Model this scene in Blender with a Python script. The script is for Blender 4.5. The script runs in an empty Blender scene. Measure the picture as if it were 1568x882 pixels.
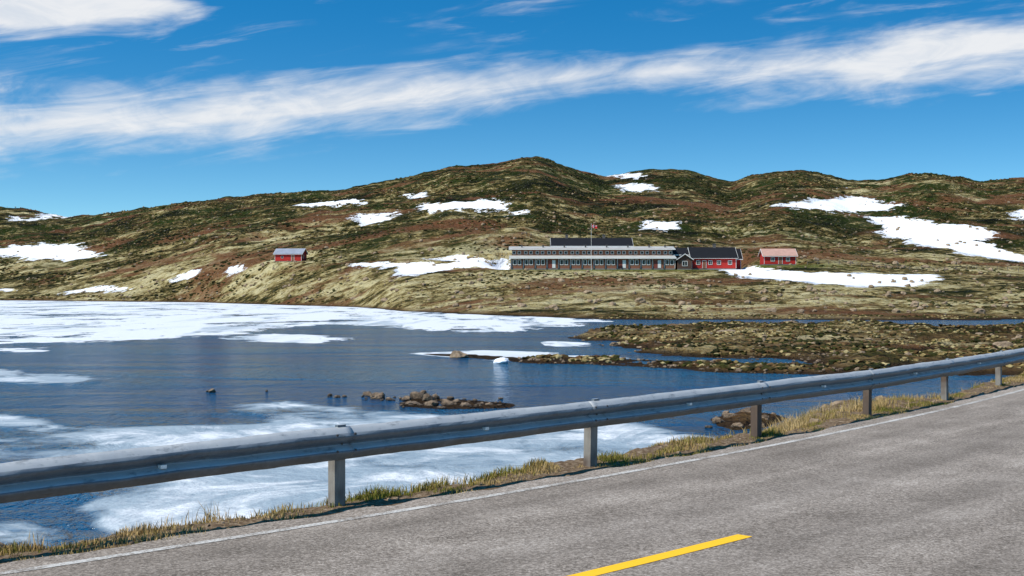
import bpy, math, random, bmesh
import numpy as np
from mathutils import Vector
rng=np.random.default_rng(7); random.seed(5)
CAM_H=2.15; F=1916.0; WL=-3.0
scene=bpy.context.scene

# ------------------------------------------------------------ noise
def hash2(ix,iy,seed):
    n=(ix*374761393+iy*668265263+seed*974634777)&0xFFFFFFFF
    n=((n^(n>>13))*1274126177)&0xFFFFFFFF
    n=n^(n>>16)
    return (n&0xFFFFFF)/float(0xFFFFFF)
def vnoise(x,y,seed=0):
    x=np.asarray(x,float);y=np.asarray(y,float)
    fx=np.floor(x);fy=np.floor(y);ix=fx.astype(np.int64);iy=fy.astype(np.int64)
    u=x-fx;v=y-fy;u=u*u*u*(u*(u*6-15)+10);v=v*v*v*(v*(v*6-15)+10)
    a=hash2(ix,iy,seed);b=hash2(ix+1,iy,seed);c=hash2(ix,iy+1,seed);d=hash2(ix+1,iy+1,seed)
    return ((a*(1-u)+b*u)*(1-v)+(c*(1-u)+d*u)*v)*2-1
def fbm(x,y,seed=0,oct=4,g=.5):
    s=0;a=1;
    for i in range(oct):
        s=s+a*vnoise(x*2**i+17.3*i,y*2**i+9.1*i,seed+i*31);a*=g
    return s
def sstep(a,b,x):
    t=np.clip((x-a)/(b-a),0,1);return t*t*(3-2*t)

# ------------------------------------------------------------ road / rail line
RP=np.array([(-4.35,9.62),(-1.68,12.5),(1.09,15.25),(3.67,18.1),(6.05,21.0),(8.73,24.5),(11.1,28.0)])
cf=np.polyfit(RP[:,0],RP[:,1],2)
XL,XR=-9.0,15.0
def rail_y(X):
    Xc=np.clip(X,XL,XR)
    base=np.polyval(cf,Xc); sl=2*cf[0]*Xc+cf[1]
    return base+(X-Xc)*sl
def rail_slope(X):
    Xc=np.clip(X,XL,XR);return 2*cf[0]*Xc+cf[1]
def rail_s(X,Y):
    return (Y-rail_y(X))/np.sqrt(1+rail_slope(X)**2)
_X=np.linspace(-45,110,15501);_Y=rail_y(_X)
_A=np.concatenate([[0],np.cumsum(np.hypot(np.diff(_X),np.diff(_Y)))])
A0=float(np.interp(-1.68,_X,_A))
def along(a,s=0.0):
    """world xy at arc length a (0 = a rail post), offset s towards the lake"""
    a=np.asarray(a,float)+A0
    x=np.interp(a,_A,_X);y=np.interp(a,_A,_Y);m=rail_slope(x);k=1/np.sqrt(1+m*m)
    return x-m*k*s, y+k*s, np.arctan2(m,1)

# ------------------------------------------------------------ terrain
def table(pts,sm=6):
    pts=np.array(pts,float);g=np.arange(-1500,3200,2.0)
    v=np.interp(g,pts[:,0],pts[:,1])
    if sm:
        k=np.exp(-0.5*(np.arange(-20,21)*2.0/sm)**2);k/=k.sum()
        v=np.convolve(np.pad(v,20,mode='edge'),k,'valid')
    return lambda p:np.interp(p,g,v)
sky_t=table([(-1500,300),(-500,322),(-150,325),(-60,316),(0,315),(40,318),(70,326),(95,332),(150,329),(200,322),(280,310),(360,301),(450,293),(530,288),(600,276),(660,263),(690,254),(730,254),(770,249),(800,241),(822,239),(850,247),(890,261),(925,270),(965,264),(1000,258),(1050,259),(1085,269),(1120,278),(1150,269),(1190,262),(1230,261),(1262,267),(1300,275),(1350,277),(1385,269),(1420,265),(1460,271),(1505,278),(1568,273),(1700,276),(2000,290),(3200,300)],4)
shore_t=table([(-1500,455),(0,460),(300,463),(560,471),(620,477),(760,483),(900,488),(1000,490),(1568,489.5),(1800,489),(3200,480)],14)
yb_t=table([(-1500,640),(0,600),(430,440),(600,375),(780,350),(1250,350),(1568,360),(3200,380)],30)
vb_t=table([(-1500,425),(0,432),(200,420),(430,401),(600,408),(780,413.5),(1100,413.5),(1200,409),(1400,414),(1568,414),(3200,410)],20)
yr_t=table([(-1500,1150),(0,1150),(150,1000),(400,880),(680,880),(820,900),(930,1000),(1010,1020),(1100,980),(1200,930),(1340,980),(1420,930),(1568,950),(3200,1000)],20)
PADS=[(-2,66,347,378,7.25,9),(70,82,352,362,8.6,6),(-82.5,-74.5,437,446,11.4,7)]
def poly_world(px,z=WL):
    out=[]
    for (x,y) in px:
        d=(CAM_H-z)*F/(y-441.0);out.append(((x-784)/F*d,d))
    return np.array(out)
def sdf(X,Y,P,margin):
    """signed distance, + inside"""
    r=np.full(X.shape,-margin,float)
    m=(X>P[:,0].min()-margin)&(X<P[:,0].max()+margin)&(Y>P[:,1].min()-margin)&(Y<P[:,1].max()+margin)
    if not m.any():return r
    x=X[m];y=Y[m];d2=np.full(x.shape,1e18);ins=np.zeros(x.shape,bool)
    n=len(P)
    for i in range(n):
        ax,ay=P[i];bx,by=P[(i+1)%n];ex,ey=bx-ax,by-ay
        t=np.clip(((x-ax)*ex+(y-ay)*ey)/(ex*ex+ey*ey+1e-9),0,1)
        d2=np.minimum(d2,(x-ax-t*ex)**2+(y-ay-t*ey)**2)
        c=((ay>y)!=(by>y))
        xi=ax+(y-ay)*ex/(ey if abs(ey)>1e-9 else 1e-9)
        ins^=(c&(x<xi))
    d=np.sqrt(d2);r[m]=np.maximum(np.where(ins,d,-d),-margin)
    return r
ISL=[poly_world([(885,513),(925,504),(1050,500),(1200,498),(1400,500),(1568,504),(2000,510),(2100,600),(1700,582),(1568,577),(1420,577),(1320,573),(1255,567),(1225,558),(1140,549),(1060,546),(1000,540),(940,531),(900,521)]),
     poly_world([(612,617),(640,609),(700,612),(775,619),(772,624),(680,626),(620,622)]),
     poly_world([(1090,652),(1105,640),(1150,632),(1200,640),(1190,655),(1120,660)]),
     poly_world([(770,551),(840,548),(900,548),(1000,551),(1090,557),(1180,562),(1290,562),(1290,574),(1200,573),(1110,570),(1000,563),(900,558),(800,556)]),
     poly_world([(640,542),(700,541),(800,548),(790,553),(700,547)])]
ISLA=[(.12,.70,1.6),(.2,.12,.5),(.2,.35,.8),(.22,.42,.7),(.2,.12,.3)]
def H(X,Y):
    X=np.asarray(X,float);Y=np.asarray(Y,float)
    Yc=np.maximum(Y,40.0);p=784+F*X/Yc
    ys=(CAM_H-WL)*F/(shore_t(p)-441);yb=yb_t(p);zb=CAM_H+(441-vb_t(p))/F*yb
    yr=yr_t(p);zr=CAM_H+(441-sky_t(p))/F*yr
    t=(Y-yb)/(yr-yb);tc=np.clip(t,0,1)
    far=np.where(Y<yb,WL+(Y-ys)/(yb-ys)*(zb-WL),zb+(zr-zb)*(1.02*tc-.02*tc**8))
    far=np.where(Y<ys,WL-(ys-Y)*.05,far)
    far=np.where(t>1,np.maximum(zr-(Y-yr)*.07,12),far)
    land=sstep(0,40,Y-ys);up=sstep(yb,yb+120,Y);rf=1-.88*sstep(.60,.95,t)
    far=far+land*(up*rf*3.8*fbm(X/120,Y/120,3,3)+(.40+1.3*up)*(.2+.8*rf)*fbm(X/42,Y/42,11,3)+(.28+.55*up)*fbm(X/12,Y/12,21,3)+.22*fbm(X/4.,Y/4.,31,2))
    far=far+.35*fbm(X/14,Y/14,8,3)*sstep(-20,10,Y-ys)*(1-land)
    for (x0,x1,y0,y1,z,fo) in PADS:
        dx=np.maximum(np.maximum(x0-X,X-x1),0);dy=np.maximum(np.maximum(y0-Y,Y-y1),0)
        w=1-sstep(0,fo,np.hypot(dx,dy));far=far*(1-w)+z*w
    far=np.maximum(far,-6.0)
    m=(Y>25)&(Y<260);isl=np.full(X.shape,-9.0)
    if m.any():
        xm,ym=X[m],Y[m];b=np.full(xm.shape,-9.0);nz=fbm(xm/5,ym/5,5,4)*np.clip(ym/90,.1,1);n9=fbm(xm/9,ym/9,40,3);n17=fbm(xm/1.7,ym/1.7,44,3)
        for P,(sl,top,na) in zip(ISL,ISLA):
            d=sdf(xm,ym,P,12.0)+na*nz
            h=np.clip(d*sl,-1.6,top*.50)
            h=h+np.clip(d*.6,0,1)*(top*.55*n9+.20*n17*min(1,top*2))
            b=np.maximum(b,WL+h)
        isl[m]=b
    s=rail_s(X,Y)
    g=np.exp(-((X-6.6)/1.7)**2)
    rough=.05*fbm(X/.5,Y/.5,61,3)+.12*fbm(X/2.2,Y/2.2,65,2)
    bank=np.where(s<.45,0,-(s-.45)*(.62-.46*g*(s<2.6)))
    bank=bank+rough*sstep(-.15,.8,s)-.015*(s<0)+.02*fbm(X/.3,Y/.3,71,2)*sstep(-.3,-.1,s)
    bank=np.maximum(bank,-6.0)
    return np.maximum(np.maximum(far,isl),bank)

def ground_hits(px):
    px=np.array(px,float);Ys=np.arange(205,1250,1.5)
    X=(px[:,0:1]-784)/F*Ys[None,:];Yg=np.broadcast_to(Ys,X.shape)
    e=(H(X,Yg)-CAM_H)/Yg*F;tgt=(441-px[:,1:2])
    ok=e>=tgt;idx=np.where(ok.any(1),ok.argmax(1),e.argmax(1))
    d=Ys[idx];return np.stack([(px[:,0]-784)/F*d,d],1)
def dens(P,n=4):
    out=[]
    for i in range(len(P)):
        a=np.array(P[i],float);b=np.array(P[(i+1)%len(P)],float)
        for k in range(n):out.append(a+(b-a)*k/n)
    return np.array(out)

def grid_mesh(name,X,Y,Z,attrs={}):
    nr,nc=X.shape;me=bpy.data.meshes.new(name)
    co=np.stack([X,Y,Z],-1).reshape(-1,3).astype(np.float32)
    idx=np.arange(nr*nc).reshape(nr,nc)
    q=np.stack([idx[:-1,:-1],idx[:-1,1:],idx[1:,1:],idx[1:,:-1]],-1).reshape(-1,4)
    me.vertices.add(len(co));me.vertices.foreach_set('co',co.ravel())
    me.loops.add(q.size);me.loops.foreach_set('vertex_index',q.ravel().astype(np.int32))
    me.polygons.add(len(q));me.polygons.foreach_set('loop_start',(np.arange(len(q))*4).astype(np.int32))
    me.polygons.foreach_set('loop_total',np.full(len(q),4,np.int32))
    me.update(calc_edges=True)
    me.polygons.foreach_set('use_smooth',np.ones(len(q),bool))
    for k,v in attrs.items():
        a=me.attributes.new(k,'FLOAT','POINT');a.data.foreach_set('value',v.ravel().astype(np.float32))
    ob=bpy.data.objects.new(name,me);scene.collection.objects.link(ob);return ob

def fan(Yv,fine=.45,du=.0014,wide=1.6):
    u=np.arange(-fine,fine+1e-6,du)
    o=fine+(wide-fine)*(np.linspace(0,1,60)[1:])**1.6
    u=np.concatenate([-o[::-1],u,o])
    w=np.hypot(Yv,25.0)
    return u[None,:]*w[:,None],np.broadcast_to(Yv[:,None],(len(Yv),len(u))).copy()

Yr=[-30.0]
while Yr[-1]<9:Yr.append(Yr[-1]+.8)
while Yr[-1]<34:Yr.append(Yr[-1]+.12)
while Yr[-1]<118:Yr.append(Yr[-1]+max(.12,1.3*Yr[-1]**2/9867))
while Yr[-1]<1110:Yr.append(Yr[-1]+1.8)
while Yr[-1]<6000:Yr.append(Yr[-1]*1.03)
GX,GY=fan(np.array(Yr));GZ=H(GX,GY)
SN=[[(0,380),(60,374),(120,373),(125,384),(155,392),(110,399),(40,397),(20,392),(-60,388),(-60,380)],
[(97,446),(150,441),(200,440),(200,444),(110,450)],
[(455,314),(500,309),(555,306),(555,310),(520,316),(470,318)],
[(545,340),(550,331),(605,325),(607,330),(590,340),(560,344)],
[(640,322),(650,313),(700,309),(775,308),(782,315),(770,321),(700,323),(650,326)],
[(535,404),(620,403),(700,402),(652,397),(700,393),(750,393),(745,403),(785,406),(780,413),(700,411),(640,422),(610,422),(600,412),(540,408)],
[(912,263),(980,267),(982,273),(950,272)],[(942,283),(985,283),(1004,292),(960,294)],
[(980,345),(990,340),(1030,342),(1035,350),(1020,353),(985,350)],
[(1192,314),(1230,309),(1280,305),(1300,300),(1380,314),(1370,321),(1310,326),(1250,323),(1210,320)],
[(1325,333),(1370,332),(1440,342),(1500,347),(1528,362),(1500,371),(1568,392),(1620,402),(1600,408),(1530,397),(1470,388),(1420,378),(1370,366),(1345,357),(1347,346)],
[(1085,410),(1160,411),(1250,417),(1340,420),(1430,421),(1433,430),(1390,440),(1280,438),(1200,430),(1120,422)],
[(20,332),(40,336),(75,327),(105,330),(60,337),(25,340)],[(266,421),(280,418),(298,418),(298,423),(272,425)],
[(350,412),(370,410),(372,415),(355,417)],[(1555,325),(1590,318),(1590,342),(1558,335)],
[(620,300),(650,297),(648,302),(625,304)],[(780,326),(800,323),(800,329),(785,330)],[(1290,287),(1300,286),(1300,288)],[(0,444),(20,443),(22,446),(0,447)]]
SNW=[ground_hits(dens(P)) for P in SN]
snow=np.full(GX.shape,-30.0)
for W in SNW:snow=np.maximum(snow,sdf(GX,GY,W,30.0))
snow/= (GY.clip(60,None)/400)
verge=rail_s(GX,GY)
ground=grid_mesh('ground',GX,GY,GZ,{'snow':snow,'verge':verge})

# ------------------------------------------------------------ node helper
class NT:
    def __init__(s,tree):s.t=tree;tree.nodes.clear()
    def n(s,ty,ins={},**props):
        nd=s.t.nodes.new(ty)
        for k,v in props.items():setattr(nd,k,v)
        for k,v in ins.items():s.put(nd.inputs[k],v)
        return nd
    def put(s,sock,v):
        if isinstance(v,bpy.types.NodeSocket):s.t.links.new(v,sock)
        elif v is not None:
            if isinstance(v,(tuple,list)) and len(v)==3 and sock.type=='RGBA':v=(*v,1)
            sock.default_value=v
    def m(s,op,a,b=None,c=None,clamp=False):
        nd=s.n('ShaderNodeMath',operation=op,use_clamp=clamp);s.put(nd.inputs[0],a)
        if b is not None:s.put(nd.inputs[1],b)
        if c is not None:s.put(nd.inputs[2],c)
        return nd.outputs[0]
    def noise(s,vec,scale,detail=4,rough=.55,dist=0,color=False):
        nd=s.n('ShaderNodeTexNoise',{'Vector':vec,'Scale':scale,'Detail':detail,'Roughness':rough,'Distortion':dist})
        return nd.outputs['Color' if color else 'Fac']
    def mix(s,f,a,b,bt='MIX'):
        nd=s.n('ShaderNodeMix',data_type='RGBA',blend_type=bt);s.put(nd.inputs[0],f);s.put(nd.inputs[6],a);s.put(nd.inputs[7],b);return nd.outputs[2]
    def ss(s,v,a,b,lo=0.,hi=1.):
        nd=s.n('ShaderNodeMapRange',{'Value':v,'From Min':a,'From Max':b,'To Min':lo,'To Max':hi},interpolation_type='SMOOTHSTEP');return nd.outputs[0]
    def ramp(s,f,stops,interp='LINEAR'):
        nd=s.n('ShaderNodeValToRGB',{'Fac':f});cr=nd.color_ramp;cr.interpolation=interp
        while len(cr.elements)<len(stops):cr.elements.new(.5)
        for e,(p,c) in zip(cr.elements,stops):e.position=p;e.color=(*c,1)
        return nd.outputs[0]
    def vmul(s,v,k):
        nd=s.n('ShaderNodeVectorMath',operation='MULTIPLY');s.put(nd.inputs[0],v);s.put(nd.inputs[1],k);return nd.outputs[0]
    def bump(s,h,dist,strength=1.0,nrm=None):
        nd=s.n('ShaderNodeBump',{'Height':h,'Distance':dist,'Strength':strength})
        if nrm is not None:s.put(nd.inputs['Normal'],nrm)
        return nd.outputs[0]
    def attr(s,name):return s.n('ShaderNodeAttribute',attribute_name=name).outputs['Fac']
    def pos(s):return s.n('ShaderNodeNewGeometry').outputs['Position']
    def xyz(s,v):
        o=s.n('ShaderNodeSeparateXYZ',{0:v}).outputs;return o[0],o[1],o[2]
    def out(s,col,rough=.8,metal=0.,nrm=None,spec=.5):
        b=s.n('ShaderNodeBsdfPrincipled',{'Base Color':col,'Roughness':rough,'Metallic':metal,'Specular IOR Level':spec})
        if nrm is not None:s.put(b.inputs['Normal'],nrm)
        o=s.n('ShaderNodeOutputMaterial',{'Surface':b.outputs[0]});return b
def mat(name):
    m=bpy.data.materials.new(name);m.use_nodes=True;return m,NT(m.node_tree)
def simple(name,c,rough=.7,metal=0,var=.25,scale=1.5,spec=.4):
    m,N=mat(name);p=N.pos();f=N.noise(p,scale,4,.6)
    k=N.m('MULTIPLY_ADD',N.m('SUBTRACT',f,.5),var*2.5,1.0)
    rgb=N.n('ShaderNodeRGB');rgb.outputs[0].default_value=(*c,1)
    N.out(N.vmul(rgb.outputs[0],k),rough,metal,N.bump(f,.01),spec);return m

# ------------------------------------------------------------ ground material
m,N=mat('tundra_ground');p=N.pos();x,y,z=N.xyz(p)
pa=N.vmul(p,(.55,1.0,1.5))
n1=N.noise(pa,.012,4,.6,.5);n2=N.noise(pa,.05,5,.65,.6);n3=N.noise(p,.20,5,.72,.3);n4=N.noise(p,1.2,4,.7)
c=N.m('MULTIPLY',n1,.34);c=N.m('MULTIPLY_ADD',n2,.54,c);c=N.m('MULTIPLY_ADD',n3,.48,c);c=N.m('MULTIPLY_ADD',n4,.20,c)
c=N.m('ADD',c,N.ss(z,2,26,.050,-.034));c=N.m('SUBTRACT',c,N.ss(z,.3,-1.2,.28,.315))
c=N.m('MULTIPLY_ADD',N.m('SUBTRACT',c,.5),3.2,.5)
col=N.ramp(c,[(0.0,(.004,.005,.002)),(.26,(.016,.018,.004)),(.40,(.044,.043,.010)),(.49,(.100,.066,.024)),(.57,(.20,.15,.052)),(.67,(.38,.30,.13)),(.85,(.54,.46,.25))])
gm_=N.m('MULTIPLY',N.ss(N.noise(pa,.016,4,.62,.9),.47,.56),N.ss(z,6,25,.12,1))
col=N.mix(N.m('MULTIPLY',gm_,N.ss(n3,.64,.44,.12,.93)),col,N.mix(n4,(.008,.013,.002),(.042,.062,.009)))
h2=N.noise(N.vmul(p,(.5,.9,1)),.030,4,.6,.8)
col=N.mix(N.ss(h2,.52,.62,0,.78),col,N.mix(n3,(.27,.115,.052),(.07,.028,.014)))
h3=N.noise(p,.7,5,.75,.2)
col=N.mix(N.ss(h3,.60,.68,0,.8),col,(.46,.40,.32))
col=N.mix(N.ss(h3,.45,.38,0,.9),col,(.006,.005,.002))
gx=N.m('MULTIPLY',N.ss(x,-10,5),N.ss(x,105,80));gy=N.m('MULTIPLY',N.ss(y,339,345),N.ss(y,372,352))
col=N.mix(N.m('MULTIPLY',N.m('MULTIPLY',gx,gy),N.ss(n3,.35,.6,.4,.9)),col,(.11,.13,.02))
# rusty sedge and peat on the low wet ground
low=N.m('MULTIPLY',N.ss(z,WL+1.0,WL+.3),N.ss(n3,.36,.58,.15,.8))
col=N.mix(low,col,N.mix(n4,(.17,.085,.035),(.035,.022,.010)))
sh=N.ss(z,WL+.40,WL+.03)
col=N.mix(N.m('MULTIPLY',sh,.9),col,(.026,.015,.008))
vg=N.attr('verge')
soil=N.ramp(N.noise(p,14,5,.75),[(.3,(.045,.03,.018)),(.5,(.15,.10,.06)),(.62,(.26,.195,.13)),(.75,(.40,.34,.27))])
col=N.mix(N.ss(vg,9,3.5),col,soil)
sn=N.attr('snow');w=N.m('SUBTRACT',N.noise(p,.10,4,.65,.4),.5)
sv=N.m('MULTIPLY_ADD',w,20,sn);sv=N.m('MULTIPLY_ADD',N.m('SUBTRACT',h3,.5),8,sv)
sf=N.ss(sv,-.3,.3)
col=N.mix(sf,col,N.mix(n3,(.78,.79,.82),(.90,.89,.88)))
hh=N.m('MULTIPLY_ADD',n4,.7,N.m('MULTIPLY',n3,3.2))
hh=N.m('MULTIPLY',hh,N.ss(sn,-2,2,1,.15))
hh=N.m('MULTIPLY',hh,N.ss(vg,2,20,.04,1))
N.out(col,.95,0,N.bump(hh,1.0,1.0),.05)
ground.data.materials.append(m)

# ------------------------------------------------------------ lake with ice
Yw=[9.0]
while Yw[-1]<640:Yw.append(Yw[-1]+max(.15,1.5*Yw[-1]**2/9867))
WX,WY=fan(np.array(Yw),.45,.0025)
ICE=[[(-300,455),(0,455),(300,458),(560,466),(620,474),(780,482),(920,487),(928,492),(880,499),(780,508),(700,510),(620,502),(520,496),(440,500),(380,509),(500,515),(550,520),(480,525),(380,522),(330,515),(240,518),(200,524),(0,526),(-300,530)],
[(-200,555),(0,563),(60,570),(150,575),(160,583),(120,590),(40,587),(-200,584)],
[(640,541),(690,539),(740,537),(840,540),(840,544),(770,548),(690,546)],[(840,523),(890,525),(890,530),(850,530)],[(860,545),(930,544),(955,549),(900,551)],
[(1110,541),(1200,543),(1250,548),(1200,549),(1130,546)],
[(343,629),(370,620),(440,615),(500,620),(560,629),(640,631),(700,640),(900,640),(1010,655),(1090,668),(1100,690),(900,715),(700,760),(540,800),(300,860),(150,800),(110,757),(60,750),(-150,745),(-150,665),(0,662),(80,652),(200,655),(330,652),(420,648),(400,637)],
[(-150,790),(40,795),(85,810),(70,835),(-150,835)],[(-150,630),(0,634),(50,640),(62,650),(-150,655)],[(-100,534),(60,533),(60,538),(-100,541)],[(750,548),(785,547),(785,554),(755,555)]]
ice=np.full(WX.shape,-3.0)
for P in ICE:
    W=poly_world(P);ice=np.maximum(ice,sdf(WX,WY,W,40.0)/(.01*WY))
ice=np.clip(ice,-3,1.8)
WZ=np.full(WX.shape,WL)+.03*sstep(0,.6,ice)
lake=grid_mesh('lake_water',WX,WY,WZ,{'ice':ice})
m,N=mat('lake_water_and_ice');p=N.pos();x,y,z=N.xyz(p)
at=N.attr('ice')
a1=N.noise(p,.07,4,.62,.8);a2=N.noise(p,.40,5,.65,.6);a3=N.noise(p,2.0,4,.65)
st=N.noise(N.vmul(p,(.9,.14,1)),.16,4,.65,.6)
v=N.m('MULTIPLY_ADD',N.m('SUBTRACT',a1,.5),13.0,at);v=N.m('MULTIPLY_ADD',N.m('SUBTRACT',a2,.5),7.5,v);v=N.m('MULTIPLY_ADD',N.m('SUBTRACT',a3,.5),1.6,v)
v=N.m('MULTIPLY_ADD',N.m('SUBTRACT',st,.5),N.ss(y,90,160,0,9),v)
v=N.m('SUBTRACT',v,.25)
v=N.m('MINIMUM',v,N.m('MULTIPLY_ADD',at,2.0,1.5))
soft=N.ss(y,120,50,.15,1.3)
f=N.n('ShaderNodeMapRange',{'Value':v,'From Min':N.m('MULTIPLY',soft,-1.0),'From Max':soft,'To Min':0.,'To Max':1.},interpolation_type='SMOOTHSTEP').outputs[0]
thin=N.ss(N.noise(N.vmul(p,(1,.8,1)),.16,5,.70,1.4),.43,.62)
thin=N.m('MULTIPLY',thin,N.ss(v,.2,2.6))
thin=N.m('MAXIMUM',thin,N.m('MULTIPLY',N.ss(y,60,110),N.ss(st,.38,.50,.35,1)))
icec=N.mix(thin,N.mix(a2,(.20,.27,.32),(.42,.48,.51)),N.mix(a3,(.70,.72,.73),(.89,.88,.86)))
wst=N.noise(N.vmul(p,(.35,1.3,1)),.07,3,.6,.5)
wcol=N.mix(N.ss(wst,.36,.62),(.003,.050,.125),(.008,.115,.23))
pr=N.vmul(p,(1.0,.55,1))
r1=N.noise(pr,1.2,4,.68,.4);r2=N.noise(pr,5.0,3,.6,.3);calm=N.ss(wst,.36,.64,.25,1.0)
rh=N.m('MULTIPLY',N.m('MULTIPLY_ADD',r2,.35,r1),calm)
nw=N.bump(rh,1.25,1.0)
ib=N.bump(N.m('MULTIPLY_ADD',a3,.35,a2),.28,.9)
bw=N.n('ShaderNodeBsdfPrincipled',{'Base Color':wcol,'Roughness':.10,'IOR':1.33,'Normal':nw,'Specular IOR Level':.5})
bi=N.n('ShaderNodeBsdfPrincipled',{'Base Color':icec,'Roughness':.5,'Normal':ib,'Specular IOR Level':.25})
ms=N.n('ShaderNodeMixShader',{0:f,1:bw.outputs[0],2:bi.outputs[0]})
N.n('ShaderNodeOutputMaterial',{'Surface':ms.outputs[0]})
lake.data.materials.append(m)

# ------------------------------------------------------------ road
def ribbon(name,a0,a1,s0,s1,z,mt,step=.25,across=2,jag=0):
    a=np.arange(a0,a1+step*.5,step);ss=np.linspace(s0,s1,across)
    A=np.repeat(a[:,None],across,1);S=np.repeat(ss[None,:],len(a),0).copy()
    if jag:S[:,-1]+=jag*fbm(a*2.2,a*0,91,4)
    x,y,_=along(A,S)
    ob=grid_mesh(name,x,y,np.full(x.shape,z),{'ra':A,'rs':S});ob.data.materials.append(mt);return ob
m,N=mat('asphalt');p=N.pos();ra=N.attr('ra');rs=N.attr('rs')
cv=N.n('ShaderNodeCombineXYZ',{0:N.m('MULTIPLY',ra,.12),1:rs,2:0.}).outputs[0]
big=N.noise(cv,1.3,4,.6,.3);sp=N.noise(p,55,3,.8);sp2=N.noise(p,18,4,.75);med=N.noise(p,.9,4,.6)
vo=N.n('ShaderNodeTexVoronoi',{'Vector':p,'Scale':60.0});vc=N.xyz(vo.outputs['Color'])[0]
k=N.m('MULTIPLY_ADD',sp,.9,.05);k=N.m('MULTIPLY_ADD',vc,.45,k);k=N.m('MULTIPLY_ADD',sp2,.8,k);k=N.m('MULTIPLY_ADD',big,.8,k);k=N.m('MULTIPLY_ADD',med,.6,k)
col=N.ramp(N.m('MULTIPLY_ADD',N.m('SUBTRACT',k,1.82),1.05,.5),[(0,(.085,.069,.053)),(.3,(.175,.143,.114)),(.5,(.275,.230,.188)),(.72,(.385,.325,.270)),(1,(.62,.54,.46))])
wt=N.m('ABSOLUTE',N.m('SINE',N.m('MULTIPLY_ADD',rs,1.95,.6)))
col=N.mix(N.ss(wt,.3,1,.0,.22),col,(.17,.143,.118))
N.out(col,.9,0,N.bump(N.m('ADD',sp,vc),.005,.9),.15);asph=m
road=ribbon('road',-38,120,-7.35,-.27,.004,asph,.12,26,.07)
def paint(name,c,wear):
    m,N=mat(name);p=N.pos();f=N.noise(p,38,5,.8);g=N.noise(p,2.5,4,.6)
    t=N.m('MULTIPLY_ADD',g,.5,f);N.out(N.mix(N.ss(t,wear,wear+.16),(.25,.21,.17),c),.7,0,N.bump(f,.003));return m
wp=paint('worn_white_paint',(.60,.57,.52),.66);yp=paint('yellow_paint',(.95,.52,.004),.42)
ribbon('road_edge_line',-38,120,-.66,-.56,.008,wp);ribbon('road_edge_line',-38,120,-6.95,-6.85,.008,wp)
ae=float(np.interp(-.62,_X,_A))-A0
for k in range(-3,10):
    ribbon('road_centre_line',ae-3.0+k*12,ae+k*12,-3.74,-3.59,.008,yp,.1)

# ------------------------------------------------------------ mesh part helper
class Part:
    def __init__(s):s.v=[];s.f=[]
    def add(s,v,f):
        o=len(s.v);s.v+=[tuple(q) for q in v];s.f+=[tuple(i+o for i in g) for g in f]
    def box(s,x0,x1,y0,y1,z0,z1):
        s.add([(x0,y0,z0),(x1,y0,z0),(x1,y1,z0),(x0,y1,z0),(x0,y0,z1),(x1,y0,z1),(x1,y1,z1),(x0,y1,z1)],
              [(0,3,2,1),(4,5,6,7),(0,1,5,4),(1,2,6,5),(2,3,7,6),(3,0,4,7)])
    def exx(s,sec,x0,x1):
        n=len(sec);s.add([(x0,a,b) for a,b in sec]+[(x1,a,b) for a,b in sec],
          [tuple(range(n-1,-1,-1)),tuple(range(n,2*n))]+[(i,(i+1)%n,n+(i+1)%n,n+i) for i in range(n)])
    def exy(s,sec,y0,y1):
        n=len(sec);s.add([(a,y0,b) for a,b in sec]+[(a,y1,b) for a,b in sec],
          [tuple(range(n)),tuple(range(2*n-1,n-1,-1))]+[(i,n+i,n+(i+1)%n,(i+1)%n) for i in range(n)])
    def cyl(s,x,y,z0,z1,r0,r1,n=10):
        v=[(x+r0*math.cos(2*math.pi*i/n),y+r0*math.sin(2*math.pi*i/n),z0) for i in range(n)]+[(x+r1*math.cos(2*math.pi*i/n),y+r1*math.sin(2*math.pi*i/n),z1) for i in range(n)]
        s.add(v,[tuple(range(n-1,-1,-1)),tuple(range(n,2*n))]+[(i,(i+1)%n,n+(i+1)%n,n+i) for i in range(n)])
    def obj(s,name,mt,parent=None,smooth=False):
        me=bpy.data.meshes.new(name);me.from_pydata(s.v,[],s.f);me.update();me.materials.append(mt)
        if smooth:
            for q in me.polygons:q.use_smooth=True
        ob=bpy.data.objects.new(name,me);scene.collection.objects.link(ob)
        if parent:ob.parent=parent
        return ob
def empty(name,loc=(0,0,0),rz=0):
    e=bpy.data.objects.new(name,None);scene.collection.objects.link(e);e.location=loc;e.rotation_euler=(0,0,rz);return e

# ------------------------------------------------------------ guard rail
m,N=mat('galvanised_steel');p=N.pos()
g1=N.noise(p,2.2,5,.65);g2=N.noise(N.vmul(p,(1,1,.15)),22,4,.7);g3=N.noise(N.vmul(p,(1,1,3)),6,5,.7)
t=N.m('MULTIPLY_ADD',g2,.35,N.m('MULTIPLY',g1,.65))
steelc=N.ramp(t,[(.3,(.085,.105,.125)),(.5,(.135,.160,.185)),(.7,(.22,.245,.265))])
steelc=N.mix(N.ss(g3,.55,.70,0,.6),steelc,(.085,.075,.065))
lit_steel=N.mix(t,(.36,.365,.365),(.62,.62,.60))  # sunlit tone painted on upward faces; the rest keeps the dark shaded tone
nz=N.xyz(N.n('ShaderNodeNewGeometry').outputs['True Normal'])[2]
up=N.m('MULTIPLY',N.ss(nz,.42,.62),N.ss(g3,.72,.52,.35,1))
N.out(N.mix(up,steelc,lit_steel),N.ss(g1,.3,.7,.42,.64),.25,N.bump(g1,.012,.6),.45);steel=m
m,N=mat('weathered_post');p=N.pos();g1=N.noise(N.vmul(p,(1,1,.12)),30,5,.7);g2=N.noise(p,1.3,3,.6)
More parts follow.
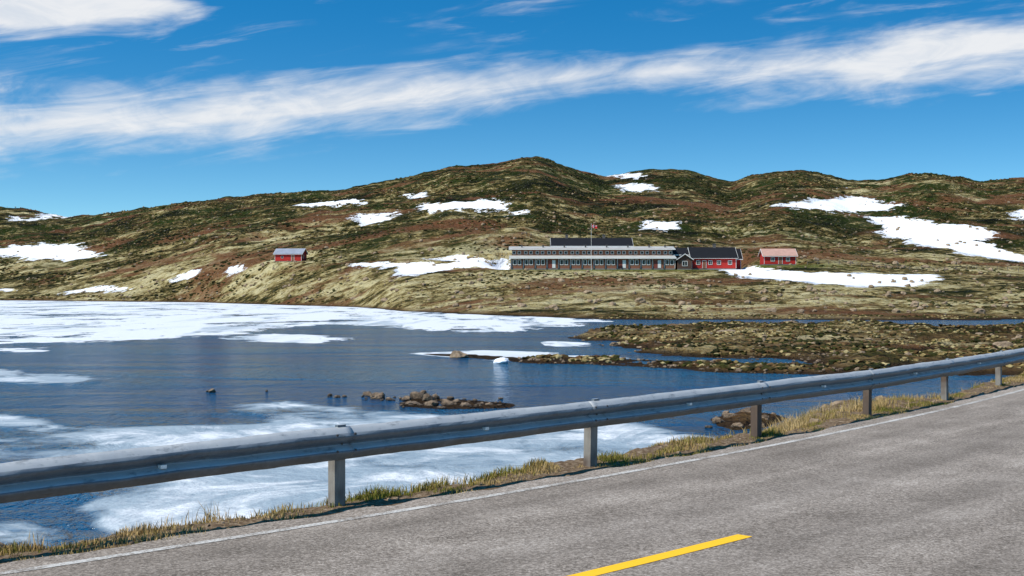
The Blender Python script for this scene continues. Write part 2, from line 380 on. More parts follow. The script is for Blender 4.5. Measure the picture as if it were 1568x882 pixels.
N.out(N.mix(N.ss(g2,.42,.58),N.mix(g1,(.12,.105,.09),(.34,.31,.27)),N.mix(g1,(.045,.03,.022),(.15,.10,.07))),.85,0,N.bump(g1,.006));postm=m
bolt=simple('bolt_rust',(.07,.06,.055),.6,.3)
refl=simple('reflector_white',(.75,.75,.72),.4)
guard=empty('guardrail')
prof=[(-.016,.312),(-.010,.328),(.004,.334),(.045,.308),(.078,.272),(.090,.248),(.088,.228),(.020,.184),(.006,.172),(.006,.160),(.016,.150),(.062,.126),(.086,.108),(.092,.092),(.084,.078),(.012,.020),(-.004,.008),(-.014,.006)][::-1]
RZ=.452
def rzo(a):
    t=min(max((-a-.3)/3.5,0),1);return -.05*t*t*(3-2*t)-.012*min(max((a-10)/6,0),1)
def rail_strip(P,a0,a1,off,zoff=0,step=.1):
    a=np.arange(a0,a1+1e-6,step);n=len(prof);V=[]
    for aa in a:
        wob=.008*float(vnoise(aa*.5,0.,77))+.005*float(vnoise(aa*2.1,0.,78));wz=.014*float(vnoise(aa*.35,3.,79))+rzo(aa)
        for (o,h) in prof:
            dent=.008*float(vnoise(aa*1.7,h*6,80))+.005*float(vnoise(aa*6,h*14,81))
            x,y,_=along(aa,-(o+off)+wob+dent);V.append((float(x),float(y),RZ+h+zoff+wz+dent*.5))
    Fs=[(i*n+j,(i+1)*n+j,(i+1)*n+j+1,i*n+j+1) for i in range(len(a)-1) for j in range(n-1)]
    P.add(V,Fs)
R=Part();B=Part();PP=Part();RF=Part();SB=Part()
SP=3.9
for k in range(-7,27):
    a=k*SP
    rail_strip(R,a-.16,a+SP+.16,(.005 if k%2 else 0.0),0,.08 if -3<k<9 else .5)
    x,y,th=along(a,.0);x=float(x);y=float(y);th=float(th);zo=rzo(a)+.014*float(vnoise(a*.35,3.,79))
    c,s_=math.cos(th),math.sin(th)
    def T(u,v):return (x+u*c-v*s_,y+u*s_+v*c)
    L=.065;D=.125;tk=.012
    sec=[(-L,.018),(L,.018),(L,.018+tk),(-L+tk,.018+tk),(-L+tk,D-tk),(L,D-tk),(L,D),(-L,D)]
    lean=random.uniform(-.03,.03)
    top=RZ+.29+zo;n=len(sec);vv=[]
    for zz in (-.9,top):
        for (u,v_) in sec:
            q=T(u+lean*(zz-top),v_);vv.append((q[0],q[1],zz))
    PP.add(vv,[tuple(range(n-1,-1,-1)),tuple(range(n,2*n))]+[(i,(i+1)%n,n+(i+1)%n,n+i) for i in range(n)])
    for (u,h,o) in [(0,.166,.006),(-.11,.262,.080),(.11,.262,.080),(-.11,.104,.082),(.11,.104,.082)]:
        r=.012;nn=8;vv=[]
        for d in (0,.014):
            for i in range(nn):
                uu=u+r*math.cos(i*math.pi/4);hz=h+r*math.sin(i*math.pi/4);qq=T(uu,-(o+d));vv.append((qq[0],qq[1],RZ+hz+zo))
        B.add(vv,[tuple(range(nn)),tuple(range(2*nn-1,nn-1,-1))]+[(i,nn+i,nn+(i+1)%nn,(i+1)%nn) for i in range(nn)])
    vv=[]
    for zz in (RZ+.27+zo,RZ+.352+zo):
        for (u,v_) in [(-.05,-.012),(.05,-.012),(.05,.03),(-.05,.03)]:
            q=T(u,v_);vv.append((q[0],q[1],zz))
    SB.add(vv,[(0,3,2,1),(4,5,6,7),(0,1,5,4),(1,2,6,5),(2,3,7,6),(3,0,4,7)])
    def T2(u,v):
        X_,Y_,t_=along(a+SP*.5+u,v);return float(X_),float(Y_)
    vv=[];zo2=rzo(a+SP*.5)
    for zz in (RZ+.148+zo2,RZ+.180+zo2):
        for (u,v_) in [(-.028,-.066),(.028,-.066),(.028,-.01),(-.028,-.01)]:
            q=T2(u,v_);vv.append((q[0],q[1],zz))
    RF.add(vv,[(0,3,2,1),(4,5,6,7),(0,1,5,4),(1,2,6,5),(2,3,7,6),(3,0,4,7)])
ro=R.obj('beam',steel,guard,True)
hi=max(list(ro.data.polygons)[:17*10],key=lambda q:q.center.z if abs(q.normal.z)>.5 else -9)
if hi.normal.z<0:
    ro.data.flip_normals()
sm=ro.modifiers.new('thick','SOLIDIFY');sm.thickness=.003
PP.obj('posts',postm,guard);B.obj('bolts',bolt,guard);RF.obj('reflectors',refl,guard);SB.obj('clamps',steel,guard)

# ------------------------------------------------------------ buildings
red=simple('falu_red_boards',(.42,.020,.014),.8,0,.25,1.0);dred=simple('dark_red_boards',(.22,.032,.020),.8,0,.3,1.0)
brown=simple('brown_boards',(.24,.095,.052),.8,0,.3,1.0);dbrown=simple('tarred_boards',(.09,.045,.03),.8,0,.3,1.0);black=simple('black_roofing',(.010,.010,.012),.8,0,.3,.6,.2)
roofg=simple('grey_roofing',(.26,.28,.33),.6,0,.3,.5);white=simple('white_trim',(.72,.70,.66),.6,0,.1,1);rdoor=simple('brown_red_door',(.20,.045,.03),.7)
roofl=simple('light_roofing',(.42,.41,.38),.7,0,.3,.5,.2);pinkr=simple('pale_tile_roof',(.46,.27,.21),.75,0,.25,.8)
stone=simple('foundation_stone',(.20,.19,.18),.9,0,.4,2);conc=simple('chimney_masonry',(.10,.09,.085),.9,0,.3,3)
m,N=mat('window_glass');N.out((.012,.014,.018),.12,0,None,.25);glass=m
def window(G,Wt,x0,x1,z0,z1,y,mull=1,fr=.11):
    G.box(x0,x1,y-.02,y+.02,z0,z1)
    Wt.box(x0-fr,x0,y-.07,y-.001,z0-fr,z1+fr);Wt.box(x1,x1+fr,y-.07,y-.001,z0-fr,z1+fr)
    Wt.box(x0,x1,y-.07,y-.001,z1,z1+fr);Wt.box(x0,x1,y-.08,y-.001,z0-fr,z0)
    for i in range(mull):
        xm=x0+(x1-x0)*(i+1)/(mull+1);Wt.box(xm-.035,xm+.035,y-.06,y-.022,z0,z1)
hz=7.25;e=empty('mountain_hotel',(-.4,349,hz))
Wl=Part();G=Part();T_=Part();Rf=Part();Fo=Part();Co=Part();Up=Part();Pl=Part()
LEN=45.8
Fo.box(0,LEN,.0,12,-2.5,.35)
Wl.box(0.05,LEN-.05,.05,11.95,.35,3.35)
Up.box(0.4,LEN-.4,3.0,11.6,3.35,6.0)
nb=14;bw=LEN/nb
for i in range(nb):
    x0=i*bw
    Pl.box(x0+.02,x0+.24,-.30,.03,.35,3.1)
    T_.box(x0+.25,x0+.45,-.12,.03,.35,3.1)
    if i in (3,9,12):
        Co.box(x0+.75,x0+1.75,-.02,.04,.36,2.55);T_.box(x0+1.8,x0+2.7,-.04,.03,.5,2.7)
    else:
        window(G,T_,x0+.85,x0+1.50,1.45,2.70,.03,0,.15);window(G,T_,x0+2.15,x0+2.80,1.45,2.70,.03,0,.15)
    window(G,T_,x0+.65,x0+1.35,4.50,5.20,2.98,0,.10);window(G,T_,x0+2.1,x0+2.8,4.50,5.20,2.98,0,.10)
T_.box(LEN-.02,LEN+.10,-.12,.1,.35,3.1)
Rf.exx([(-.6,3.12),(-.6,3.30),(2.99,4.05),(2.99,3.87)],-.4,LEN+.4)
T_.box(-.42,LEN+.42,-.69,-.605,3.06,3.34)
Rf.exx([(2.4,5.72),(2.4,5.88),(7.3,6.75),(12.6,5.88),(12.6,5.72),(7.3,6.59)],-.5,LEN+.5)
T_.box(-.52,LEN+.52,2.31,2.395,5.64,5.90)
Up.exx([(3.0,6.0),(7.3,6.58),(11.6,6.0)],.42,LEN-.42)
Wl.obj('walls',brown,e);Up.obj('upper_walls',brown,e);Fo.obj('foundation',stone,e);G.obj('windows',glass,e);T_.obj('trim',white,e);Rf.obj('roof',roofl,e);Co.obj('doors',rdoor,e);Pl.obj('piers',dbrown,e)
vent=Part()
for xx in (3,9,15,21,27,33,39,43.5):
    vent.box(xx,xx+.4,5.0,5.4,6.2,7.0);vent.box(xx-.08,xx+.48,4.92,5.48,7.0,7.08)
vent.obj('chimneys',conc,e)

def gable_house(name,loc,L,D,eave,ridge,wallm,roofm,wins,rz=0,chim=None,base=.4,over=.45,fas=.22,doors=[],fr=.11):
    e=empty(name,loc,rz);W=Part();G=Part();T=Part();Rp=Part();Fp=Part();Cp=Part();Dp=Part()
    Fp.box(.04,L-.04,.04,D-.04,-2.0,base)
    W.exx([(0,base),(D,base),(D,eave),(D/2,ridge-.12),(0,eave)],0,L)
    sl=(ridge-eave)/(D/2);eo=eave-sl*over
    Rp.exx([(-over,eo),(-over,eo+.16),(D/2,ridge+.16),(D+over,eo+.16),(D+over,eo),(D/2,ridge)],-over,L+over)
    T.box(-over,L+over,-over-.06,-over-.004,eo-.10,eo-.10+fas)
    for xs in (-over-.06,L+over+.004):
        for sgn in (0,1):
            a=(-over,eo-.08) if not sgn else (D+over,eo-.08);b=(D/2,ridge-.08)
            T.exx([a,(a[0],a[1]+.27),(b[0],b[1]+.27),b],xs,xs+.056)
    for xc in (-.012,L-.10):T.box(xc,xc+.112,-.03,-.002,base,eave-.1)
    for (x0,x1,z0,z1,mu) in wins:window(G,T,x0,x1,z0,z1,-.03,mu,fr)
    for (x0,x1,z1) in doors:
        Dp.box(x0,x1,-.05,-.002,base,z1);T.box(x0-.1,x0,-.07,-.002,base,z1+.1);T.box(x1,x1+.1,-.07,-.002,base,z1+.1);T.box(x0,x1,-.07,-.002,z1,z1+.1)
    G.box(L+.002,L+.03,D*.3,D*.3+.9,1.3,2.4);T.box(L+.002,L+.06,D*.3-.1,D*.3,1.2,2.5);T.box(L+.002,L+.06,D*.3+.9,D*.3+1.,1.2,2.5);T.box(L+.002,L+.06,D*.3,D*.3+.9,2.4,2.5);T.box(L+.002,L+.06,D*.3,D*.3+.9,1.2,1.3)
    if chim:
        for cx in chim:
            Cp.box(cx,cx+.8,D/2-.4,D/2+.4,ridge-.6,ridge+1.0);Cp.box(cx-.08,cx+.88,D/2-.48,D/2+.48,ridge+1.0,ridge+1.14)
        Cp.obj('chimney',conc,e)
    W.obj('walls',wallm,e);Fp.obj('foundation',stone,e);T.obj('trim',white,e);Rp.obj('roof',roofm,e)
    if G.v:G.obj('windows',glass,e)
    if Dp.v:Dp.obj('door',brown,e)
    return e
gable_house('hotel_annex',(11.8,366,7.25),23.2,9,7.3,9.6,dred,black,[(1.2+i*2.3,2.2+i*2.3,5.2,6.4,0) for i in range(10)],chim=[4,15])
gable_house('red_lodge',(50.3,350,7.25),12.4,9,3.5,6.3,red,black,[(1.3,2.2,1.5,2.5,1),(4.7,5.6,1.5,2.5,1),(7.1,8.0,1.5,2.5,1),(10.2,11.1,1.5,2.5,1)],chim=[6.6],doors=[(3.0,3.95,2.5)],fas=.10)
gable_house('red_lodge_wing',(60.2,357.6,7.25),5.2,6.5,3.4,6.0,red,black,[],chim=None)
gable_house('connecting_building',(45.9,353,7.25),5.4,7.5,4.4,6.2,dbrown,black,[(1.4,2.4,1.3,2.4,0)])
e=empty('entrance_porch',(46.1,348.0,7.25));W=Part();Tt=Part();Rp=Part();G=Part();Fo=Part()
W.exy([(0,.3),(3.9,.3),(3.9,3.0),(1.95,4.3),(0,3.0)],0,4.9);Fo.box(.04,3.86,.04,4.8,-2,.3)
for sg in (0,1):
    f=(lambda u:u) if not sg else (lambda u:3.9-u)
    Rp.exy([(f(-.45),2.66),(f(-.45),2.82),(f(1.95),4.46),(f(1.95),4.30)],-.5,4.9)
    Tt.exy([(f(-.45),2.60),(f(-.45),2.84),(f(1.95),4.48),(f(1.95),4.24)],-.56,-.503)
window(G,Tt,1.3,2.6,1.1,2.3,-.03,1)
W.obj('walls',dbrown,e);Rp.obj('roof',black,e);Tt.obj('trim',white,e);G.obj('windows',glass,e);Fo.obj('foundation',stone,e)
gable_house('storage_shed',(71.3,354,8.5),9.0,6,2.9,4.7,red,pinkr,[(2.0,2.9,1.3,2.2,1),(6.3,7.2,1.3,2.2,1)],doors=[(4.1,5.1,2.4)],fas=.12)
gable_house('red_cabin',(-83.0,438,11.3),9.6,6.4,2.9,4.6,red,roofg,[(2.3,3.0,1.3,2.0,0)],rz=math.radians(-7),doors=[(6.0,6.9,2.3)],base=.3,fr=.06,fas=.08)
fp=empty('flagpole',(21.8,344,6.9));P=Part();P.cyl(0,0,-.6,12.9,.06,.03);P.cyl(0,0,12.9,13.0,.06,.06);P.obj('pole',white,fp)
flagm,N=mat('flag_cloth');u,v_,w_=N.xyz(N.n('ShaderNodeTexCoord').outputs['Object'])
cr=N.m('MAXIMUM',N.m('LESS_THAN',N.m('ABSOLUTE',N.m('SUBTRACT',u,.6)),.11),N.m('LESS_THAN',N.m('ABSOLUTE',N.m('SUBTRACT',w_,12.3)),.10))
cb=N.m('MAXIMUM',N.m('LESS_THAN',N.m('ABSOLUTE',N.m('SUBTRACT',u,.6)),.06),N.m('LESS_THAN',N.m('ABSOLUTE',N.m('SUBTRACT',w_,12.3)),.05))
N.out(N.mix(cb,N.mix(cr,(.5,.01,.015),(.75,.75,.75)),(.0,.01,.12)),.8)
P=Part();nn=14;V=[]
for i in range(nn+1):
    for j in (0,1):V.append((.05+i*.11,.12*math.sin(i*.8),11.85+j*.9-.02*i))
P.add(V,[(2*i,2*i+2,2*i+3,2*i+1) for i in range(nn)]);P.obj('flag',flagm,fp)
fe=Part();fx=np.arange(84,150,3.2)
for i,xx in enumerate(fx):
    yy=356+2*math.sin(i*.4);zz=float(H(np.array([xx]),np.array([yy]))[0]);fe.box(xx-.07,xx+.07,yy-.07,yy+.07,zz-.4,zz+1.15)
    if i:
        for hh_ in (.5,.95):
            fe.add([(px_,py_-.08,pz_+hh_),(xx,yy-.08,zz+hh_),(xx,yy-.08,zz+hh_+.1),(px_,py_-.08,pz_+hh_+.1)],[(0,1,2,3)])
    px_,py_,pz_=xx,yy,zz
fe.obj('wooden_fence',simple('fence_wood',(.16,.13,.10),.9))

# ------------------------------------------------------------ rocks
bm=bmesh.new();bmesh.ops.create_icosphere(bm,subdivisions=3,radius=1);ICO_V=np.array([v.co[:] for v in bm.verts]);ICO_F=[tuple(v.index for v in f.verts) for f in bm.faces];bm.free()
bm=bmesh.new();bmesh.ops.create_icosphere(bm,subdivisions=2,radius=1);IC2_V=np.array([v.co[:] for v in bm.verts]);IC2_F=[tuple(v.index for v in f.verts) for f in bm.faces];bm.free()
bm=bmesh.new();bmesh.ops.create_icosphere(bm,subdivisions=1,radius=1);IC1_V=np.array([v.co[:] for v in bm.verts]);IC1_F=np.array([[v.index for v in f.verts] for f in bm.faces]);bm.free()
def rockmat(name,a,b,lich):
    m,N=mat(name);p=N.pos();n=N.noise(p,2.5,6,.7);n2=N.noise(p,11,4,.7)
    col=N.mix(N.ss(n,.35,.65),a,b);col=N.mix(N.ss(n2,.58,.68,0,.7),col,lich);z=N.xyz(p)[2]
    col=N.mix(N.ss(z,WL+.12,WL+.02,0,.8),col,(.02,.016,.012))
    N.out(col,.9,0,N.bump(N.m('ADD',n,n2),.08));return m
rk=rockmat('tan_rock',(.17,.115,.065),(.38,.27,.17),(.46,.39,.29));rkd=rockmat('dark_rock',(.08,.052,.032),(.29,.20,.125),(.42,.34,.22))
icem=simple('ice_block',(.82,.84,.87),.5,0,.08)
def rock(P,x,y,z,sx,sy,sz,seed,lo=False):
    v=(IC2_V if lo else ICO_V).copy();r=random.Random(seed)
    for k in range(9):
        d=np.array([r.gauss(0,1) for _ in range(3)]);d/=np.linalg.norm(d);t=r.uniform(.55,.85);pr=v@d;ov=np.maximum(pr-t,0);v-=ov[:,None]*d*.9
    n=fbm(v[:,0]*2+seed,v[:,1]*2+v[:,2]*3,seed,3);v*=(1+.13*n)[:,None]
    a=r.uniform(0,6.28);c,s_=math.cos(a),math.sin(a);X=v[:,0]*c-v[:,1]*s_;Y=v[:,0]*s_+v[:,1]*c
    P.add(np.stack([x+X*sx,y+Y*sy,z+v[:,2]*sz],1),IC2_F if lo else ICO_F)
def at(px,py,z=WL):
    d=(CAM_H-z)*F/(py-441.0);return (px-784)/F*d,d
def cluster(name,lst,mt,z=WL,extra=()):
    P=Part()
    for i,(px,py,wpx,hpx) in enumerate(lst):
        x,y=at(px,py,z);k=y/F;rock(P,x,y,z+hpx*k*.15,wpx*k*.5,wpx*k*.5,hpx*k*.75,i*7+len(name)+int(px));
    for i,(px,py,wpx,hpx) in enumerate(extra):
        x,y=at(px,py,z);k=y/F;zz=float(H(np.array([x]),np.array([y]))[0])
        if zz>WL-.08:rock(P,x,y,max(zz,WL)+hpx*k*.1,wpx*k*.5,wpx*k*.5,hpx*k*.7,i*11+3,True)
    P.obj(name,mt)
U=random.uniform
cluster('lake_rocks',[(563,606,16,8),(578,611,24,12),(596,613,14,6),(585,605,10,5),(325,601,12,9),(318,600,6,4),(505,607,8,5),(517,609,10,5),(527,608,8,4),(408,600,5,4),
 (622,613,16,8),(640,611,26,18),(655,614,20,14),(632,620,22,8),(668,612,16,10),(660,622,26,10),(685,620,24,12),(700,617,16,8),(712,622,20,8),(735,620,14,6),(750,621,18,6),(765,622,10,4),(648,604,14,8),(690,611,12,6),(676,626,14,5),(590,660,8,3)]
 +[(U(612,770),U(611,625),U(4,10),U(2,5)) for _ in range(46)]+[(U(555,605),U(604,614),U(3,8),U(2,4)) for _ in range(14)],rkd)
cluster('boulder',[(703,548,28,15)],rk);cluster('boulder',[(694,545,10,8)],rk)
cluster('ice_block',[(769,556,26,10)],icem)
cluster('shore_rocks',[(1100,648,22,12),(1120,644,26,16),(1145,640,30,18),(1170,646,22,14),(1130,655,26,10),(1158,654,28,10),(1085,655,12,5),(1112,637,16,10),(1185,640,14,10),(1245,640,20,12),(1220,648,18,8),(940,530,14,7),(590,462,14,4)],rkd,WL,
 [(U(780,1290),U(548,574),U(3,9),U(2,4.5)) for _ in range(330)]+[(U(880,1010),U(508,540),U(3,8),U(2,4)) for _ in range(40)])
P=Part()
for i,(px,py,wpx,hpx) in enumerate([(1210,499,26,9),(1535,530,34,14),(1450,535,14,8),(1305,572,26,12),(1315,560,12,7),(1110,512,34,9),(1085,515,12,6),(1170,518,12,6),(1390,545,14,6),(1500,515,14,6),(1560,518,12,8),(1330,520,12,5),(1000,515,12,5),(1420,510,10,5),(1250,528,10,5),(1475,560,18,7),(1360,562,14,6),(940,510,10,5),(1290,508,10,4)]+[(U(930,1600),U(503,572),U(4,10),U(3,5)) for _ in range(110)]):
    x,y=at(px,py,WL+.4);zz=float(H(np.array([x]),np.array([y]))[0]);k=y/F
    if zz>WL-.1:rock(P,x,y,zz+hpx*k*.1,wpx*k*.5,wpx*k*.5,hpx*k*.6,i*13+3)
P.obj('peninsula_boulders',rk)
hp=ground_hits([(1302,404),(1418,410),(1372,405),(1345,410),(1460,405),(660,385),(500,380),(300,372),(350,360),(200,390),(1250,400),(980,465),(900,450),(1100,470),(1400,470),(1500,480),(700,450),(560,430),(250,430),(120,420),(1240,445),(1360,455),(860,432),(800,470),(1180,478),(590,462)]+[(U(0,1568),U(290,480)) for _ in range(700)])
P=Part()
for i,(x,y) in enumerate(hp):
    zz=float(H(np.array([x]),np.array([y]))[0]);w=U(.7,1.2)*(1.5 if i<2 else 1) if i<26 else U(.3,.85)
    if zz>WL+.3:rock(P,x,y,zz+.15,w,w,w*.75,i*17+5,i>=26)
P.obj('hillside_boulders',rk)
P=Part()
for i in range(420):
    a=U(-8,25);s=random.choice([U(-.28,.4),U(.4,3.5)])
    x,y,_=along(a,s);zz=float(H(np.array([x]),np.array([y]))[0]);r=U(.012,.04) if s<.5 else U(.05,.22)
    rock(P,float(x),float(y),zz,r,r,r*.7,i+900,r<.1)
P.obj('roadside_stones',rk)

# ------------------------------------------------------------ grass and shrubs
def tri_mesh(name,co,faces_q,faces_t,tone,mt,smooth=False):
    me=bpy.data.meshes.new(name);me.vertices.add(len(co));me.vertices.foreach_set('co',co.astype(np.float32).ravel())
    nq,nt=len(faces_q),len(faces_t);lp=np.concatenate([np.asarray(faces_q,np.int32).ravel(),np.asarray(faces_t,np.int32).ravel()])
    me.loops.add(len(lp));me.loops.foreach_set('vertex_index',lp.astype(np.int32))
    me.polygons.add(nq+nt)
    ls=np.concatenate([np.arange(nq)*4,nq*4+np.arange(nt)*3]).astype(np.int32);lt=np.concatenate([np.full(nq,4),np.full(nt,3)]).astype(np.int32)
    me.polygons.foreach_set('loop_start',ls);me.polygons.foreach_set('loop_total',lt);me.update(calc_edges=True)
    me.polygons.foreach_set('use_smooth',np.full(nq+nt,smooth))
    a=me.attributes.new('tone','FLOAT','POINT');a.data.foreach_set('value',tone.astype(np.float32))
    me.materials.append(mt);ob=bpy.data.objects.new(name,me);scene.collection.objects.link(ob);return ob
def grass(name,x,y,h,tone,mt,width=.006,leanf=.5):
    n=len(x);z=H(x,y)-.01;an=rng.uniform(0,2*np.pi,n);la=rng.uniform(0,2*np.pi,n);ln=h*rng.uniform(.05,leanf,n)
    w=width*rng.uniform(.6,1.5,n);dx,dy=np.cos(an)*w,np.sin(an)*w;lx,ly=np.cos(la)*ln,np.sin(la)*ln
    co=np.zeros((n,5,3))
    co[:,0]=np.stack([x-dx,y-dy,z],1);co[:,1]=np.stack([x+dx,y+dy,z],1)
    co[:,2]=np.stack([x+dx*.8+lx*.35,y+dy*.8+ly*.35,z+h*.6],1);co[:,3]=np.stack([x-dx*.8+lx*.35,y-dy*.8+ly*.35,z+h*.6],1)
    co[:,4]=np.stack([x+lx,y+ly,z+h],1)
    b=np.arange(n)[:,None]*5
    return tri_mesh(name,co.reshape(-1,3),b+np.array([[0,1,2,3]]),b+np.array([[3,2,4]]),np.repeat(tone,5),mt)
m,N=mat('verge_grass_blades');t=N.attr('tone')
N.out(N.ramp(t,[(0,(.07,.085,.010)),(.3,(.17,.165,.022)),(.5,(.28,.21,.06)),(.7,(.38,.255,.10)),(1,(.54,.39,.19))]),.8,0,None,.2);gm=m
def scatter(n,a0,a1,s0,s1,thr,seed,fr=1.6):
    a=rng.uniform(a0,a1,n);s=rng.uniform(s0,s1,n);d=fbm(a*fr,s*fr*1.4,seed,3)
    k=d>thr+rng.uniform(-.3,.3,n);return a[k],s[k],d[k]
xs=[];ys=[];hs=[];ts=[]
for (n,a0,a1,s0,s1,thr,seed,hlo,hhi,tb) in [(36000,-7,36,-.30,.12,.15,1,.015,.050,.60),(110000,-7,36,.0,.75,.05,2,.02,.080,.54),(28000,-7,36,.3,1.2,.30,3,.04,.11,.62),(9000,8,13,.5,3.0,.0,4,.06,.20,.78),(6000,5,20,.5,2.4,0.25,6,.06,.14,.70)]:
    a,s,d=scatter(n,a0,a1,s0,s1,thr,seed)
    x,y,_=along(a,s);xs.append(x);ys.append(y)
    hs.append(rng.uniform(hlo,hhi,len(a))*np.clip(.5+d*1.2,.35,1.6));ts.append(np.clip(tb+.40*vnoise(a*.9,s*2,50)+rng.normal(0,.14,len(a)),0,1))
x=np.concatenate(xs);y=np.concatenate(ys);h=np.concatenate(hs);t=np.concatenate(ts)
grass('verge_grass',x,y,h,t,gm,.0042)
xs=[];ys=[];hs=[];tt=[]
for (a,s,n,r,hh_,tb) in [(-1.2,.55,50,.10,.26,.8),(-2.9,.5,30,.1,.18,.8),(.9,.35,260,.14,.13,.4),(2.6,.35,300,.2,.12,.36),(1.9,.5,120,.16,.16,.6),(4.6,.3,200,.2,.11,.42),(-.5,.4,120,.2,.10,.6),(10.2,1.0,350,.25,.26,.85),(10.8,1.2,500,.3,.32,.85),(-4.6,.35,400,.16,.14,.35),(-5.2,.4,250,.2,.12,.5),(13.4,.5,250,.3,.16,.75),(16,.5,250,.35,.18,.75),(6.5,.3,200,.2,.12,.45),(-3.6,.3,160,.2,.08,.6),(1.4,.3,250,.12,.12,.4),(8.4,.5,200,.3,.12,.5)]:
    x,y,_=along(a+rng.normal(0,r,n),s+rng.normal(0,r*.6,n));xs.append(x);ys.append(y);hs.append(rng.uniform(.5,1.1,n)*hh_);tt.append(rng.normal(tb,.13,n))
x=np.concatenate(xs);y=np.concatenate(ys);h=np.concatenate(hs)
grass('dry_grass_tufts',x,y,h,np.clip(np.concatenate(tt),0,1),gm,.004,.7)
m,N=mat('heath_shrub_leaves');t=N.attr('tone');p=N.pos();f=N.noise(p,3,3,.7)
N.out(N.mix(N.ss(f,.35,.65,0,.5),N.ramp(t,[(0,(.010,.014,.003)),(.35,(.045,.048,.009)),(.55,(.11,.056,.024)),(.75,(.29,.21,.08)),(1,(.46,.37,.18))]),(.018,.014,.007)),.95,0,None,.1);hm=m
def shrubs(name,x,y,r,tone):
    z=H(x,y);n=len(x);v=IC1_V[None]*(1+rng.uniform(-.35,.35,(n,len(IC1_V),1)))
    co=np.stack([x[:,None]+v[:,:,0]*r[:,None],y[:,None]+v[:,:,1]*r[:,None],z[:,None]+v[:,:,2]*r[:,None]*.5],-1)
    b=(np.arange(n)*len(IC1_V))[:,None,None];f=(IC1_F[None]+b).reshape(-1,3)
    tri_mesh(name,co.reshape(-1,3),np.zeros((0,4),np.int32),f,np.repeat(tone,len(IC1_V)),hm,False)
n=90000;Y=rng.uniform(70,210,n);X=Y*rng.uniform(-.15,.6,n);z=H(X,Y);k=(z>WL+.12)&(z<1)&(rail_s(X,Y)>8);X=X[k];Y=Y[k]
d=fbm(X/3,Y/3,140,3);k=d>-.1;X=X[k][:12000];Y=Y[k][:12000]
shrubs('peninsula_heath',X,Y,rng.uniform(.10,.32,len(X)),np.clip(rng.normal(.48,.28,len(X))+.3*vnoise(X/6,Y/6,8),0,1))
n=70000;Y=200+750*rng.random(n)**.8;X=Y*rng.uniform(-.5,.5,n);z=H(X,Y)
k=(z>WL+.5);
for (x0,x1,y0,y1,_,_2) in PADS:k&=~((X>x0-3)&(X<x1+3)&(Y>y0-8)&(Y<y1))
sns=np.full(X.shape,-30.0)
for W in SNW:sns=np.maximum(sns,sdf(X,Y,W,30.0))
k&=sns<-6
d=fbm(X/30,Y/30,150,4);k&=d>rng.uniform(-.3,.8,n);X=X[k];Y=Y[k];d=d[k]
shrubs('hillside_shrubs',X,Y,rng.uniform(.35,1.0,len(X))*np.clip(Y/500,.6,1.2),np.clip(.26+.3*vnoise(X/60,Y/40,9)+rng.normal(0,.2,len(X))+.2*(Y<350),0,1))

# ------------------------------------------------------------ light and sky
SD=Vector((-.83,-.555,0)).normalized();EL=math.radians(51)
sd=Vector((SD.x*math.cos(EL),SD.y*math.cos(EL),math.sin(EL)))
L=bpy.data.lights.new('sun','SUN');L.energy=5.0;L.angle=math.radians(.53);L.color=(1,.945,.86)
so=bpy.data.objects.new('sun',L);scene.collection.objects.link(so);so.rotation_euler=sd.to_track_quat('Z','Y').to_euler();so.location=(0,0,60)
w=bpy.data.worlds.new('World');scene.world=w;w.use_nodes=True;N=NT(w.node_tree)
D=N.n('ShaderNodeTexCoord').outputs['Generated'];dx,dy,dz=N.xyz(D)
zz=N.m('MULTIPLY_ADD',N.m('MAXIMUM',dz,0.0),2.4,.02)
V=N.n('ShaderNodeVectorMath',{0:N.n('ShaderNodeCombineXYZ',{0:dx,1:dy,2:zz}).outputs[0]},operation='NORMALIZE').outputs[0]
sk=N.n('ShaderNodeTexSky',{'Vector':V},sky_type='NISHITA',sun_disc=False,sun_elevation=EL,sun_rotation=math.atan2(SD.x,SD.y),altitude=600,air_density=1.0,dust_density=.5,ozone_density=1.5)
skc=N.n('ShaderNodeHueSaturation',{'Saturation':1.25,'Value':1.0,'Color':sk.outputs[0]}).outputs[0]
skc=N.n('ShaderNodeVectorMath',{0:skc,1:N.mix(N.ss(dz,.03,.24),(1.02,1.30,1.18),(.22,1.16,1.30))},operation='MULTIPLY').outputs[0]
dyc=N.m('MAXIMUM',dy,.08);az=N.m('DIVIDE',dx,dyc);el=N.m('DIVIDE',dz,dyc)
cen=N.m('MULTIPLY_ADD',az,.090,.160);off=N.m('SUBTRACT',el,cen)
off=N.m('MULTIPLY_ADD',N.m('SINE',N.m('MULTIPLY_ADD',az,13.0,1.2)),-.005,off)
cc=N.n('ShaderNodeCombineXYZ',{0:az,1:N.m('MULTIPLY',off,2.6),2:0.}).outputs[0]
q1=N.noise(cc,5.0,5,.55,.9);q2=N.noise(cc,14,5,.6,1.2)
cs=N.n('ShaderNodeCombineXYZ',{0:az,1:N.m('MULTIPLY',N.m('MULTIPLY_ADD',az,-.13,el),7.0),2:3.}).outputs[0]
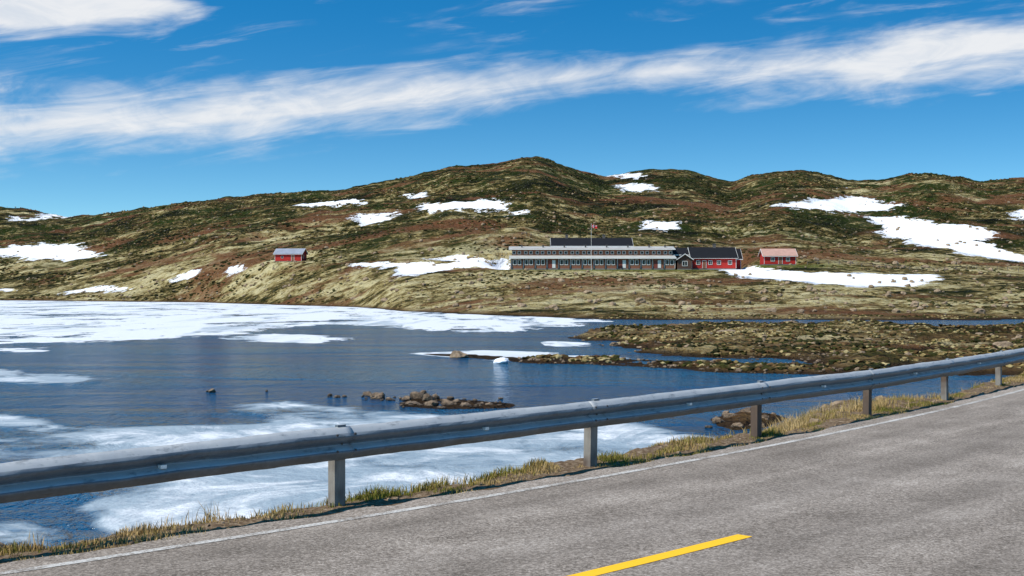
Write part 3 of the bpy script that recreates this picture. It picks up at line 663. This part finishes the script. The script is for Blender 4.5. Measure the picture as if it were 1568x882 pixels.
q3=N.noise(cs,8,6,.6,.7)
hw=N.m('MULTIPLY_ADD',N.m('ABSOLUTE',N.m('SUBTRACT',az,.05)),.022,.0145)
prof_=N.m('SUBTRACT',1.0,N.m('DIVIDE',N.m('ABSOLUTE',off),hw))
dn=N.m('MULTIPLY_ADD',N.m('SUBTRACT',q1,.5),2.8,prof_);dn=N.m('MULTIPLY_ADD',N.m('SUBTRACT',q2,.5),1.0,dn);dn=N.m('MULTIPLY_ADD',N.m('SUBTRACT',q3,.5),2.8,dn)
band=N.ss(dn,-.7,1.4)
o2=N.m('SUBTRACT',1.0,N.m('DIVIDE',N.m('ABSOLUTE',N.m('SUBTRACT',el,.225)),.020))
o2=N.m('SUBTRACT',o2,N.m('MULTIPLY',N.m('MAXIMUM',N.m('ADD',az,.30),0.),16))
d2=N.m('MULTIPLY_ADD',N.m('SUBTRACT',q1,.5),2.4,o2);d2=N.m('MULTIPLY_ADD',N.m('SUBTRACT',q3,.5),2.5,d2)
c2=N.ss(d2,-.2,1.0)
wi=N.m('MULTIPLY',N.ss(q3,.50,.72,0,.6),N.ss(el,.15,.23));wi=N.m('MULTIPLY',wi,N.ss(q1,.42,.60))
cl=N.m('MAXIMUM',N.m('MAXIMUM',band,c2),wi);cl=N.m('MULTIPLY',cl,N.ss(dy,.1,.4));cl=N.m('MULTIPLY',cl,.90)
ccol=N.mix(N.ss(q2,.35,.65),(5.6,5.9,6.3),(6.8,6.8,6.8))
fin=N.mix(cl,skc,ccol)
bg=N.n('ShaderNodeBackground',{'Color':fin,'Strength':.135});N.n('ShaderNodeOutputWorld',{'Surface':bg.outputs[0]})

cam=bpy.data.cameras.new('camera');co_=bpy.data.objects.new('camera',cam);scene.collection.objects.link(co_)
co_.location=(0,0,CAM_H);co_.rotation_euler=(math.radians(90),0,0);cam.lens=44;cam.sensor_width=36;cam.clip_end=20000;cam.clip_start=.1
scene.camera=co_
scene.view_settings.view_transform='Standard';scene.view_settings.look='None';scene.view_settings.exposure=0
